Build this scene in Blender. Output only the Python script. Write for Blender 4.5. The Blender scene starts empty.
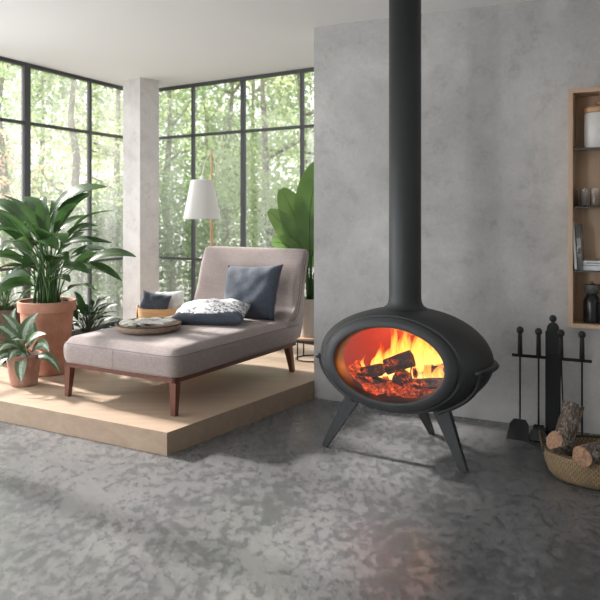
import bpy, bmesh, math, random
from mathutils import Vector, Matrix, noise
R = random.Random(7)
PI = math.pi
sc = bpy.context.scene
col = sc.collection

# ------------------------------------------------------------ camera, world, lights, exposure
F = 720.0; HOR = 210.0; EYE = 1.4
cam = bpy.data.objects.new('camera', bpy.data.cameras.new('camera')); col.objects.link(cam)
cam.location = (0, 0, EYE); cam.rotation_euler = (PI/2, 0, 0)
cam.data.sensor_width = 36; cam.data.lens = 36*F/600; cam.data.shift_y = -(300-HOR)/600
cam.data.clip_end = 300
cam.data.dof.use_dof = True; cam.data.dof.focus_distance = 4.3; cam.data.dof.aperture_fstop = 3.2
sc.camera = cam
sc.view_settings.view_transform = 'Standard'; sc.view_settings.look = 'None'
sc.view_settings.exposure = 0.0; sc.view_settings.gamma = 1.0
try: sc.view_settings.use_curve_mapping = False
except Exception: pass
sc.cycles.use_denoising = True
sc.cycles.max_bounces = 10; sc.cycles.diffuse_bounces = 5; sc.cycles.transparent_max_bounces = 24
sc.cycles.sample_clamp_indirect = 6
sc.cycles.caustics_reflective = False; sc.cycles.caustics_refractive = False

w = bpy.data.worlds.new('world'); sc.world = w; w.use_nodes = True
nt = w.node_tree; nt.nodes.clear()
wo = nt.nodes.new('ShaderNodeOutputWorld'); bg = nt.nodes.new('ShaderNodeBackground')
tc = nt.nodes.new('ShaderNodeTexCoord'); sx = nt.nodes.new('ShaderNodeSeparateXYZ'); cr = nt.nodes.new('ShaderNodeValToRGB')
nt.links.new(tc.outputs['Generated'], sx.inputs[0]); nt.links.new(sx.outputs['Z'], cr.inputs[0])
cr.color_ramp.elements[0].position = 0.0; cr.color_ramp.elements[0].color = (.93, .92, .92, 1)
cr.color_ramp.elements[1].position = .5; cr.color_ramp.elements[1].color = (.95, .94, 1, 1)
nt.links.new(cr.outputs[0], bg.inputs[0]); bg.inputs[1].default_value = 1.9
nt.links.new(bg.outputs[0], wo.inputs[0])

def light(name, kind, loc, direction, energy, color, **kw):
    d = bpy.data.lights.new(name, kind); d.energy = energy; d.color = color
    for k, v in kw.items(): setattr(d, k, v)
    o = bpy.data.objects.new(name, d); col.objects.link(o); o.location = loc
    if direction is not None: o.rotation_euler = Vector(direction).to_track_quat('-Z', 'Y').to_euler()
    return o
light('sun', 'SUN', (-8, 5, 6), (1, -.68, -.765), 13, (1, .945, .90), angle=math.radians(3.5))
# daylight through the long window wall on the left (outside the frame)
light('window_daylight', 'AREA', (-4.05, 4.1, 1.45), (.913, -.20, .02), 112, (.955, .97, 1), shape='RECTANGLE', size=3.0, size_y=2.3)
light('rear_added_light', 'AREA', (-5.0, -1.9, 1.55), (.68, .73, -.06), 118, (.97, .975, 1), shape='RECTANGLE', size=1.1, size_y=2.0)  # light added inside the solid rear wall, aimed to shadow the flue pipe

# ------------------------------------------------------------ helpers
def floor_pt(px, py, z=0.0):
    Y = F*(EYE-z)/(py-HOR); return Vector(((px-300)/F*Y, Y, z))
def at(px, py, Y): return Vector(((px-300)/F*Y, Y, EYE-(py-HOR)/F*Y))
def smooth(me, on=True):
    for p in me.polygons: p.use_smooth = on
def obj(name, data, mat=None, parent=None, sm=True, loc=None, rz=None, angle=None):
    me = bpy.data.meshes.new(name)
    me.from_pydata([tuple(v) for v in data[0]], [], data[1]); me.update()
    bm = bmesh.new(); bm.from_mesh(me); bmesh.ops.recalc_face_normals(bm, faces=bm.faces); bm.to_mesh(me); bm.free()
    smooth(me, sm)
    if sm and angle: 
        try: me.set_sharp_from_angle(angle=math.radians(angle))
        except Exception: pass
    o = bpy.data.objects.new(name, me); col.objects.link(o)
    if mat: me.materials.append(mat)
    if parent is not None: o.parent = parent
    if loc is not None: o.location = loc
    if rz is not None: o.rotation_euler = (0, 0, rz)
    return o
def tag(o, label=None, cat=None, group=None, kind=None):
    for k, v in (('label', label), ('category', cat), ('group', group), ('kind', kind)):
        if v: o[k] = v
    return o
def thing(name, label, cat, loc=(0, 0, 0), rz=0, group=None, kind=None):
    o = bpy.data.objects.new(name, None); col.objects.link(o); o.empty_display_size = .1
    o.location = loc; o.rotation_euler = (0, 0, rz)
    return tag(o, label, cat, group, kind)
def join(*ds):
    V, Fc = [], []
    for v, f in ds:
        n = len(V); V += list(v); Fc += [tuple(i+n for i in q) for q in f]
    return V, Fc
def xf(d, M): return [M @ Vector(v) for v in d[0]], d[1]
def mv(d, x=0, y=0, z=0): return xf(d, Matrix.Translation((x, y, z)))
def rot(d, ang, ax='Z'): return xf(d, Matrix.Rotation(ang, 4, ax))
def box(x0, x1, y0, y1, z0, z1, b=0.0, seg=2):
    if b <= 0:
        V = [(x, y, z) for z in (z0, z1) for y in (y0, y1) for x in (x0, x1)]
        return V, [(0, 2, 3, 1), (4, 5, 7, 6), (0, 1, 5, 4), (2, 6, 7, 3), (0, 4, 6, 2), (1, 3, 7, 5)]
    bm = bmesh.new(); bmesh.ops.create_cube(bm, size=1)
    for v in bm.verts:
        v.co = Vector(((x0+x1)/2+v.co.x*(x1-x0), (y0+y1)/2+v.co.y*(y1-y0), (z0+z1)/2+v.co.z*(z1-z0)))
    bmesh.ops.bevel(bm, geom=bm.edges[:], offset=b, segments=seg, profile=.5, affect='EDGES')
    bm.verts.index_update()
    d = [v.co.copy() for v in bm.verts], [tuple(v.index for v in f.verts) for f in bm.faces]
    bm.free(); return d
def beam(p, q, wd, ht, up=(0, 0, 1), w2=None, h2=None):
    """tapered rectangular bar from p to q"""
    p, q = Vector(p), Vector(q); t = (q-p).normalized(); s = t.cross(Vector(up)).normalized(); u = s.cross(t)
    w2 = w2 or wd; h2 = h2 or ht; V = []
    for c, a, b in ((p, wd/2, ht/2), (q, w2/2, h2/2)):
        V += [c-s*a-u*b, c+s*a-u*b, c+s*a+u*b, c-s*a+u*b]
    return V, [(0, 1, 2, 3), (7, 6, 5, 4), (0, 4, 5, 1), (1, 5, 6, 2), (2, 6, 7, 3), (3, 7, 4, 0)]
def prism(poly, z0, z1):
    n = len(poly)
    V = [(x, y, z0) for x, y in poly]+[(x, y, z1) for x, y in poly]
    return V, [tuple(range(n))[::-1], tuple(range(n, 2*n))]+[(i, (i+1) % n, n+(i+1) % n, n+i) for i in range(n)]
def tube(pts, rad, n=10, caps=True, flat=1.0):
    pts = [Vector(p) for p in pts]; m = len(pts)
    rad = rad if isinstance(rad, (list, tuple)) else [rad]*m
    V, Fc = [], []; prev = None
    for i, p in enumerate(pts):
        t = (pts[min(i+1, m-1)]-pts[max(i-1, 0)]).normalized()
        if prev is None:
            a = Vector((0, 0, 1)) if abs(t.z) < .9 else Vector((1, 0, 0)); s = t.cross(a).normalized()
        else: s = (prev-t*prev.dot(t)).normalized()
        prev = s; u = t.cross(s)
        for k in range(n):
            a = 2*PI*k/n; V.append(p+(s*math.cos(a)+u*math.sin(a)*flat)*rad[i])
    for i in range(m-1):
        for k in range(n): Fc.append((i*n+k, i*n+(k+1) % n, (i+1)*n+(k+1) % n, (i+1)*n+k))
    if caps: Fc += [tuple(range(n))[::-1], tuple((m-1)*n+k for k in range(n))]
    return V, Fc
def lathe(prof, n=40, sx=1, sy=1, fn=None):
    """prof: list of (r,z), r may be 0 at the ends"""
    V, Fc, rows = [], [], []
    for r, z in prof:
        if r < 1e-6: rows.append([len(V)]); V.append(Vector((0, 0, z)))
        else:
            rows.append(list(range(len(V), len(V)+n)))
            for k in range(n):
                a = 2*PI*k/n; V.append(Vector((r*sx*math.cos(a), r*sy*math.sin(a), z)))
    for a, b in zip(rows, rows[1:]):
        for k in range(n):
            k2 = (k+1) % n
            if len(a) == 1 and len(b) == 1: continue
            if len(a) == 1: Fc.append((a[0], b[k], b[k2]))
            elif len(b) == 1: Fc.append((a[k], a[k2], b[0]))
            else: Fc.append((a[k], a[k2], b[k2], b[k]))
    if fn: V = [fn(v) for v in V]
    return V, Fc
def bez(p0, p1, p2, t): return p0*(1-t)**2+p1*2*t*(1-t)+p2*t*t
def ball(c, r, n=16, sz=1):
    m = n//2
    return mv(lathe([(r*math.sin(PI*i/m) if 0 < i < m else 0, -r*sz*math.cos(PI*i/m)) for i in range(m+1)], n), *c)

# ------------------------------------------------------------ materials
def M(name, base=(.5, .5, .5), rough=.6, metal=0, **kw):
    m = bpy.data.materials.new(name); m.use_nodes = True
    b = m.node_tree.nodes['Principled BSDF']
    b.inputs['Base Color'].default_value = (*base, 1); b.inputs['Roughness'].default_value = rough; b.inputs['Metallic'].default_value = metal
    for k, v in kw.items(): b.inputs[k].default_value = v
    return m
def N(m, t, **kw):
    n = m.node_tree.nodes.new('ShaderNode'+t)
    for k, v in kw.items():
        if k in n.inputs: n.inputs[k].default_value = v
        else: setattr(n, k, v)
    return n
def L(m, a, b): m.node_tree.links.new(a, b)
def coords(m, scale=(1, 1, 1), kind='Object', rotz=0):
    t = N(m, 'TexCoord'); mp = N(m, 'Mapping'); mp.inputs['Scale'].default_value = scale; mp.inputs['Rotation'].default_value = (0, 0, rotz)
    L(m, t.outputs[kind], mp.inputs[0]); return mp.outputs[0]
def noisen(m, vec, scale, detail=6, rough=.6, dist=0):
    n = N(m, 'TexNoise', Scale=scale, Detail=detail, Roughness=rough, Distortion=dist); L(m, vec, n.inputs['Vector']); return n.outputs['Fac']
def ramp(m, fac, stops):
    r = N(m, 'ValToRGB'); e = r.color_ramp.elements
    while len(e) > len(stops): e.remove(e[-1])
    while len(e) < len(stops): e.new(.5)
    for x, (p, c) in zip(e, stops): x.position = p; x.color = (*c, 1) if len(c) == 3 else c
    L(m, fac, r.inputs[0]); return r.outputs[0]
def mix(m, fac, a, b, mode='MIX'):
    n = N(m, 'Mix', data_type='RGBA', blend_type=mode)
    for s, v in ((0, fac), (6, a), (7, b)):
        if isinstance(v, (int, float)): n.inputs[s].default_value = v
        elif isinstance(v, tuple): n.inputs[s].default_value = (*v, 1)
        else: L(m, v, n.inputs[s])
    return n.outputs[2]
def bsdf(m): return m.node_tree.nodes['Principled BSDF']
def bump(m, h, strength=.3, dist=.01):
    n = N(m, 'Bump', Strength=strength, Distance=dist); L(m, h, n.inputs['Height']); L(m, n.outputs[0], bsdf(m).inputs['Normal'])
def g(v): return (v, v, v)

# cement plaster wall
def concrete(name, lo, mid, hi, big=1.1, seam=False):
    m = M(name, rough=.8); v = coords(m)
    a = noisen(m, v, big, 8, .62, .4); b = noisen(m, v, 6.5, 9, .74, .12); c = noisen(m, v, 45, 4, .7)
    base = ramp(m, a, [(.30, lo), (.5, mid), (.72, hi)])
    spots = ramp(m, b, [(.34, g(.74)), (.45, g(.95)), (.58, g(1.02)), (.70, g(1.13))])
    x = mix(m, .75, base, spots, 'MULTIPLY')
    fine = ramp(m, c, [(.3, g(.9)), (.6, g(1.03))])
    x = mix(m, .6, x, fine, 'MULTIPLY')
    L(m, x, bsdf(m).inputs['Base Color']); bump(m, b, .08, .006)
    return m
WALL = concrete('cement_plaster', (.37, .367, .36), (.475, .471, .462), (.61, .603, .592))
COLUMN = concrete('column_concrete', (.58, .565, .55), (.66, .645, .63), (.74, .73, .715), 1.6)
# floor: dark mottled polished concrete
FLOOR = M('mottled_floor', rough=.3); v = coords(FLOOR, (1, .6, 1))
a = noisen(FLOOR, v, 1.1, 4, .55, .2); b = noisen(FLOOR, v, 23, 9, .68, .05); c = noisen(FLOOR, v, 4.0, 6, .65, 0)
s = N(FLOOR, 'Math', operation='MULTIPLY_ADD'); L(FLOOR, a, s.inputs[0]); s.inputs[1].default_value = .45; L(FLOOR, b, s.inputs[2])
s2 = N(FLOOR, 'Math', operation='MULTIPLY_ADD'); L(FLOOR, c, s2.inputs[0]); s2.inputs[1].default_value = .45; L(FLOOR, s.outputs[0], s2.inputs[2])
x = ramp(FLOOR, s2.outputs[0], [(.80, (.078, .081, .084)), (.915, (.098, .101, .104)), (.945, (.128, .130, .132)), (1.08, (.155, .156, .157))])
L(FLOOR, x, bsdf(FLOOR).inputs['Base Color'])
L(FLOOR, ramp(FLOOR, s2.outputs[0], [(.88, g(.32)), (.98, g(.22))]), bsdf(FLOOR).inputs['Roughness'])
bump(FLOOR, b, .04, .002)
CEIL = M('ceiling_paint', (.86, .86, .85), .9)
WHITEWALL = M('painted_wall', (.55, .55, .54), .9)
def wood(name, c0, c1, axis, scale=14, rough=.5, stretch=.06):
    m = M(name, rough=rough); s = [1, 1, 1]; s[axis] = stretch; v = coords(m, tuple(s))
    a = noisen(m, v, scale, 6, .6, 1.2); b = noisen(m, v, scale*5, 3, .6, .2)
    x = ramp(m, a, [(.3, c0), (.68, c1)]); x = mix(m, .35, x, ramp(m, b, [(.3, g(.82)), (.6, g(1.06))]), 'MULTIPLY')
    L(m, x, bsdf(m).inputs['Base Color']); bump(m, b, .05, .002); return m
OAK_X = wood('oak_boards', (.365, .27, .19), (.45, .34, .25), 0, 9)
OAK_Z = wood('oak_upright', (.54, .37, .245), (.66, .47, .325), 2, 12)
OAK_SH = wood('oak_shelf', (.54, .37, .245), (.66, .47, .325), 0, 12)
WALNUT = wood('walnut', (.10, .032, .018), (.155, .052, .029), 2, 20, .35)
WALNUT_X = wood('walnut_rail', (.10, .032, .018), (.155, .052, .029), 1, 20, .35)
ASH = wood('ash_pole', (.58, .36, .18), (.68, .45, .25), 2, 20, .45)
def fabric(name, c0, c1, sc_=1, rough=.95, bs=.25):
    m = M(name, rough=rough); v = coords(m)
    w1 = noisen(m, coords(m, (1, 1, .12)), 260*sc_, 2, .6); w2 = noisen(m, coords(m, (.12, .12, 1)), 260*sc_, 2, .6); big = noisen(m, v, 7, 4, .6)
    s = N(m, 'Math', operation='ADD'); L(m, w1, s.inputs[0]); L(m, w2, s.inputs[1])
    h = N(m, 'Math', operation='MULTIPLY'); L(m, s.outputs[0], h.inputs[0]); h.inputs[1].default_value = .5
    x = ramp(m, h.outputs[0], [(.38, c0), (.62, c1)])
    x = mix(m, .4, x, ramp(m, big, [(.3, g(.9)), (.7, g(1.08))]), 'MULTIPLY')
    L(m, x, bsdf(m).inputs['Base Color']); bsdf(m).inputs['Sheen Weight'].default_value = .15
    bump(m, h.outputs[0], bs, .002); return m
TAUPE = fabric('taupe_linen', (.265, .222, .21), (.36, .305, .29))
TAUPE_D = M('taupe_piping', (.21, .178, .17), .9)
SLATE = fabric('slate_linen', (.032, .042, .060), (.060, .074, .098), 1, .9)
WHITEFAB = fabric('white_cotton', (.66, .68, .68), (.78, .80, .80))
# patterned cushion: white ground with dark scribbled zigzags on the top, slate underside by local z
PATT = M('scribble_print', rough=.9); v = coords(PATT)
wv = N(PATT, 'TexWave', wave_type='BANDS', bands_direction='DIAGONAL', Scale=9.0, Distortion=9.0, Detail=4.0); wv.inputs['Detail Scale'].default_value = 3.0
L(PATT, v, wv.inputs['Vector'])
ln = ramp(PATT, wv.outputs['Fac'], [(.08, g(0)), (.20, g(1))])
area = ramp(PATT, noisen(PATT, v, 5.5, 2, .5), [(.44, g(1)), (.50, g(0))])
sc_n = ramp(PATT, noisen(PATT, v, 60, 3, .7), [(.47, g(0)), (.53, g(1))])
k = mix(PATT, area, mix(PATT, .55, ln, sc_n, 'MULTIPLY'), g(1.0))
x = mix(PATT, k, (.05, .06, .085), (.80, .81, .82))
L(PATT, x, bsdf(PATT).inputs['Base Color'])
IRON = M('stove_iron', (.040, .043, .045), .5, 0.25)
n_ = noisen(IRON, coords(IRON), 300, 2, .5); bump(IRON, n_, .08, .001)
BLACK = M('black_iron', (.012, .013, .014), .5, .4)
BLACK2 = M('black_grip', (.028, .029, .031), .65, .1)
FRAME = M('window_frame_metal', (.055, .058, .063), .5, .1)
TERRA = M('terracotta', (.46, .22, .145), .85); v = coords(TERRA)
L(TERRA, ramp(TERRA, noisen(TERRA, v, 6, 6, .65), [(.3, (.36, .165, .105)), (.55, (.47, .235, .16)), (.75, (.55, .33, .25))]), bsdf(TERRA).inputs['Base Color'])
TERRA2 = M('old_terracotta', rough=.9); v = coords(TERRA2)
L(TERRA2, ramp(TERRA2, noisen(TERRA2, v, 14, 6, .7), [(.3, (.30, .15, .11)), (.55, (.43, .24, .18)), (.8, (.58, .42, .36))]), bsdf(TERRA2).inputs['Base Color'])
SOIL = M('soil', (.035, .022, .015), 1)
bump(SOIL, noisen(SOIL, coords(SOIL), 60, 4, .7), 1, .02)
def leafmat(name, c0, c1, rough=.26, vary=3.0, trans=.25):
    m = M(name, rough=rough); v = coords(m)
    x = ramp(m, noisen(m, v, vary, 3, .6), [(.35, c0), (.65, c1)]); L(m, x, bsdf(m).inputs['Base Color'])
    bsdf(m).inputs['Subsurface Weight'].default_value = 0
    tr = N(m, 'BsdfTranslucent'); L(m, mix(m, 1.0, x, (1.35, 1.5, 1.0), 'MULTIPLY'), tr.inputs[0])
    ms = N(m, 'MixShader'); ms.inputs[0].default_value = trans
    L(m, bsdf(m).outputs[0], ms.inputs[1]); L(m, tr.outputs[0], ms.inputs[2])
    L(m, ms.outputs[0], m.node_tree.nodes['Material Output'].inputs[0]); return m
LEAF = leafmat('peace_lily_leaf', (.030, .068, .026), (.060, .118, .044), .24)
DARKLEAF = leafmat('dark_leaf', (.007, .022, .009), (.016, .046, .018), .38)
BANANA = leafmat('banana_leaf', (.13, .23, .08), (.23, .36, .14), .35, 2, .35)
STEM = M('leaf_stem', (.045, .12, .03), .5)
STEM_D = M('dark_stem', (.02, .05, .015), .5)
# variegated leaf: pale centre with green margin, uses UV (x across the blade, y along)
VARI = M('variegated_leaf', rough=.4)
uvn = N(VARI, 'UVMap'); sp = N(VARI, 'SeparateXYZ'); L(VARI, uvn.outputs[0], sp.inputs[0])
ab = N(VARI, 'Math', operation='ABSOLUTE'); L(VARI, sp.outputs[0], ab.inputs[0])
nn = noisen(VARI, coords(VARI), 45, 4, .7, 1)
ad = N(VARI, 'Math', operation='MULTIPLY_ADD'); L(VARI, nn, ad.inputs[0]); ad.inputs[1].default_value = 1.1; L(VARI, ab.outputs[0], ad.inputs[2])
L(VARI, ramp(VARI, ad.outputs[0], [(.72, (.40, .45, .37)), (.95, (.08, .14, .065))]), bsdf(VARI).inputs['Base Color'])
CERAMIC = M('white_ceramic', (.72, .71, .68), .3)
POTW = M('pale_ceramic', (.66, .64, .61), .55)
GLASSM = M('clear_glass', (1, 1, 1), .02); bsdf(GLASSM).inputs['Transmission Weight'].default_value = 1; bsdf(GLASSM).inputs['IOR'].default_value = 1.45
SHELFGLASS = M('green_tinted_glass', (.55, .7, .66), .05); bsdf(SHELFGLASS).inputs['Transmission Weight'].default_value = .85
# window pane: clear with painted haze and pale reflection bands as vertical streaks
PANE = M('window_glass', (.9, .94, .92), .05); v = coords(PANE, (1, 1, .02))
tr = N(PANE, 'BsdfTransparent'); tl = N(PANE, 'BsdfTranslucent'); tl.inputs[0].default_value = (.80, .80, .80, 1)
gl = N(PANE, 'BsdfGlossy', Roughness=.02)
ms = N(PANE, 'MixShader'); fz = ramp(PANE, noisen(PANE, v, 3.2, 2, .5), [(.42, g(.02)), (.62, g(.09))])
L(PANE, fz, ms.inputs[0]); L(PANE, tr.outputs[0], ms.inputs[1]); L(PANE, tl.outputs[0], ms.inputs[2])
m2 = N(PANE, 'MixShader'); m2.inputs[0].default_value = .04; L(PANE, ms.outputs[0], m2.inputs[1]); L(PANE, gl.outputs[0], m2.inputs[2])
L(PANE, m2.outputs[0], PANE.node_tree.nodes['Material Output'].inputs[0])
def wicker(name, c0, c1, rough=.8, sx_=60, sz_=70):
    m = M(name, rough=rough); t = N(m, 'UVMap')
    ch = N(m, 'TexBrick', Scale=1.0); ch.inputs['Color1'].default_value = (*c0, 1); ch.inputs['Color2'].default_value = (*c1, 1)
    ch.inputs['Mortar'].default_value = (c0[0]*.35, c0[1]*.35, c0[2]*.35, 1)
    ch.inputs['Brick Width'].default_value = .012; ch.inputs['Row Height'].default_value = .028; ch.inputs['Mortar Size'].default_value = .0012
    L(m, t.outputs[0], ch.inputs['Vector']); L(m, ch.outputs[0], bsdf(m).inputs['Base Color'])
    bump(m, ch.outputs['Fac'], -.6, .006); return m
def add_uv(o, n, rows):
    """cylindrical uv for a lathe of n segments; u around, v along profile"""
    me = o.data; uv = me.uv_layers.new(name='UVMap')
    for p in me.polygons:
        us = []
        for li in p.loop_indices:
            vi = me.loops[li].vertex_index; us.append(((vi % n)/n, (vi//n)/max(rows-1, 1)))
        mx = max(u for u, _ in us)
        for li, (u, v_) in zip(p.loop_indices, us):
            if mx > .9 and u < .1: u += 1
            uv.data[li].uv = (u, v_)
WICK = wicker('seagrass_weave', (.24, .165, .085), (.33, .235, .13))
RATTAN = wicker('rattan_weave', (.27, .19, .14), (.38, .28, .21))
BAMBOO = M('bent_bamboo', rough=.5); v = coords(BAMBOO, (1, 1, 6))
L(BAMBOO, ramp(BAMBOO, noisen(BAMBOO, v, 10, 4, .6), [(.3, (.50, .31, .14)), (.7, (.66, .44, .23))]), bsdf(BAMBOO).inputs['Base Color'])
BARK = M('log_bark', rough=.95); v = coords(BARK, (1.4, 1.4, .7))
L(BARK, ramp(BARK, noisen(BARK, v, 28, 8, .75, 1.5), [(.3, (.035, .022, .015)), (.44, (.14, .10, .075)), (.54, (.29, .23, .19)), (.60, (.66, .60, .54))]), bsdf(BARK).inputs['Base Color'])
bump(BARK, noisen(BARK, v, 28, 8, .75, 1.5), 1, .02)
CUT = M('cut_wood', rough=.8); v = coords(CUT)
L(CUT, ramp(CUT, noisen(CUT, v, 32, 5, .75, 2), [(.35, (.15, .075, .045)), (.6, (.44, .26, .155))]), bsdf(CUT).inputs['Base Color'])
PAPER = M('paper', (.72, .73, .72), .6)

# ------------------------------------------------------------ setting
A = Vector((-1.826, 8.21)); LD = Vector((-.407, -.913)).normalized(); RD = Vector((.822, -.57)).normalized()
B2 = A+LD*11.2; C2 = Vector((.15, -2)); D2 = Vector((3.04, 3.9))
WA = Vector((.104, 5.36)); WU = Vector((.8971, -.4419)); WN = Vector((-.4419, -.8971))     # concrete wall line, room-side normal
E2 = WA+WU*3.27
H = 2.76
room = [tuple(B2), tuple(C2), tuple(E2), tuple(A+RD*5.6), tuple(A)]
tag(obj('floor', prism(room, -.12, 0), FLOOR, sm=False), kind='structure')
big = [(B2.x-.25, B2.y-.2), (C2.x+.2, C2.y-.2), (E2.x+.4, E2.y), (A.x+RD.x*5.6+.3, A.y+RD.y*5.6+.2), (A.x-.05, A.y+.12)]
tag(obj('ceiling', prism(big, H, H+.2), CEIL, sm=False), kind='structure')
def wallbox(p, q, th, z0, z1, side=1):
    p, q = Vector(p), Vector(q); d = (q-p).normalized(); n = Vector((-d.y, d.x))*th*side
    return prism([tuple(p), tuple(q), tuple(q+n), tuple(p+n)], z0, z1)
tag(obj('wall_right', wallbox(C2, E2, .15, 0, H, -1), WHITEWALL, sm=False), kind='structure')
tag(obj('wall_rear', wallbox(B2, C2, .15, 0, H, -1), WHITEWALL, sm=False), kind='structure')
tag(obj('wall_fireplace', wallbox(WA, E2, .30, 0, H, 1), WALL, sm=False), kind='structure')
pe = A+RD*4.3
tag(obj('wall_behind', wallbox(WA+WU*2.4-WN*.32, pe-RD*.02, .1, 0, H, 1), WHITEWALL, sm=False), kind='structure')

def cross_px(px, P, D):
    """point where the sight line through px meets the wall line P + t D, returns t"""
    k = (px-300)/F; return (k*P.y-P.x)/(D.x-k*D.y)
def window_wall(name, P, D, length, mull, z_low, skip_low=None):
    n = Vector((-D.y, D.x)); 
    if n.dot(-P) < 0: n = -n
    w = thing(name, None, None, (P.x, P.y, 0), math.atan2(D.y, D.x), kind='structure')
    sgn = 1 if n.dot(Vector((-D.y, D.x))) > 0 else -1
    y0, y1 = sorted((-sgn*.04, 0.0))
    fr = [box(0, length, y0, y1, H-.035, H), box(0, length, y0, y1, 0, .19), box(0, length, y0-.0, y1, 2.19, 2.218), box(0, length, y0, y1, .857, .882)]
    for t, wd in mull: fr.append(box(t-wd/2, t+wd/2, y0, y1+.002, .19, H-.034))
    obj('window_frame', join(*fr), FRAME, w, sm=False)
    yc = (y0+y1)/2
    obj('glass', box(0, length, yc-.004, yc+.004, .19, H-.05), PANE, w, sm=False)
    return w
lm = [(cross_px(27.5, A, LD), .075), (cross_px(90.7, A, LD), .03)]
t0 = lm[0][0]
lm += [(t0+.95*i, .075 if i % 2 == 0 else .03) for i in range(1, 10)]
window_wall('window_1', A, LD, 11.15, lm, .87)
rm = [(.02, .05), (cross_px(192, A, RD), .024), (cross_px(242, A, RD), .042), (cross_px(301, A, RD), .024)]
rm += [(rm[-1][0]+.75*i, .04) for i in (1, 2, 3)]
window_wall('window_2', A, RD, 4.3, rm, .87)
w3 = thing('added_rear_frame', None, None, (-5.0, -1.985, 0), 0, kind='structure')  # unseen frame added behind the rear light; the wall has no opening
obj('window_frame', join(box(-.62, .62, 0, .03, .45, .5), box(-.62, .62, 0, .03, 2.55, 2.6), box(-.62, -.57, 0, .03, .5, 2.55), box(.57, .62, 0, .03, .5, 2.55)), FRAME, w3, sm=False)
# concrete column
cl = floor_pt(140, 0, 0); ce = Vector(((140-300)/F*7.39, 7.39)); cL = Vector(((123-300)/F*7.57, 7.57)); cR = Vector(((159-300)/F*7.57, 7.57))
colp = [tuple(ce), tuple(cR), tuple(cR+cL-ce), tuple(cL)]
zs = EYE-2/F*7.45
colm = join(prism(colp, .13, zs-.003), prism([tuple(Vector(p)*.9995+Vector((-.0008, .0037))) for p in colp], zs-.003, zs+.003), prism(colp, zs+.003, H))
tag(obj('column', colm, COLUMN, sm=False), 'square pale concrete column in the window corner', 'column', kind='structure')
# raised oak platform
PL = .132
C = Vector((-.757, 4.098))
plat = [(C.x, C.y), (.098, 5.352), (.225, 5.64), (.61, 6.43), (A.x+RD.x*.1+.0, A.y-.16), (-3.03, 5.36)]
pf = tag(obj('raised_platform', prism(plat, 0.0, PL), OAK_X, sm=False), 'low oak platform under the daybed and potted plants', 'platform')
pf.data.materials.append(OAK_X)

# ------------------------------------------------------------ stove
su = Vector((.8671, -.4981)); sv = Vector((.4981, .8671)); SB = Vector((.608, 4.167))
stove = thing('wood_stove', 'dark grey egg-shaped wood stove on splayed legs with tall flue pipe', 'stove', (SB.x, SB.y, 0), math.atan2(su.y, su.x))
ZC = .552; SF = -.25
def hullA(s): return .505*math.sqrt(max(0, 1-abs(s/.36)**(2.05 if s > 0 else 2.5)))
def hullC(s): return .287*math.sqrt(max(0, 1-abs(s/.36)**(2.5 if s > 0 else 4.6)))
def loft(secs, n=72, cap0=False, cap1=False):
    V, Fc = [], []
    for s, a, c in secs:
        for k in range(n):
            t = 2*PI*k/n; V.append(Vector((a*math.cos(t), s, ZC+c*math.sin(t))))
    for i in range(len(secs)-1):
        for k in range(n): Fc.append((i*n+k, i*n+(k+1) % n, (i+1)*n+(k+1) % n, (i+1)*n+k))
    if cap0: Fc.append(tuple(range(n)))
    if cap1: Fc.append(tuple((len(secs)-1)*n+k for k in range(n)))
    return V, Fc
back = [.36*math.sin(PI/2*i/22) for i in range(-10, 23)]
secs = [(s, max(hullA(s), .004), max(hullC(s), .003)) for s in back if s > SF+.006]
a0, c0 = hullA(SF), hullC(SF)
front = [(SF+.09, .318, .197), (SF+.03, .318, .197), (SF-.004, .320, .199), (SF-.018, .327, .205), (SF-.021, .337, .214), (SF-.014, .362, .237), (SF-.006, a0-.006, c0-.005), (SF-.001, a0, c0),
         (SF+.010, a0+.005, c0+.004), (SF+.012, a0+.000, c0-.001), (SF+.016, a0+.000, c0-.001), (SF+.018, hullA(SF+.018), hullC(SF+.018))]
secs = [x for x in secs if x[0] > SF+.02]
obj('body', loft(front+secs, cap1=True), IRON, stove, angle=40)
# fire chamber lining
LIN = M('firebrick_lining', (.12, .012, .006), .9)
obj('firebox', loft([(SF+.088, .3178, .1968), (-.05, .40, .225), (.08, .40, .225), (.18, .33, .19), (.25, .22, .13), (.27, .01, .01)], cap1=True), LIN, stove)
gp = obj('glass_pane', loft([(SF+.018, .3182, .1972), (SF+.022, .3182, .1972)], cap0=True, cap1=True), None, stove, sm=False)
SG = bpy.data.materials.new('stove_glass'); SG.use_nodes = True; SG.node_tree.nodes.clear()
o_ = N(SG, 'OutputMaterial'); t_ = N(SG, 'BsdfTransparent'); g_ = N(SG, 'BsdfGlossy', Roughness=.05); x_ = N(SG, 'MixShader'); x_.inputs[0].default_value = .03
L(SG, t_.outputs[0], x_.inputs[1]); L(SG, g_.outputs[0], x_.inputs[2]); L(SG, x_.outputs[0], o_.inputs[0]); gp.data.materials.append(SG)
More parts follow.
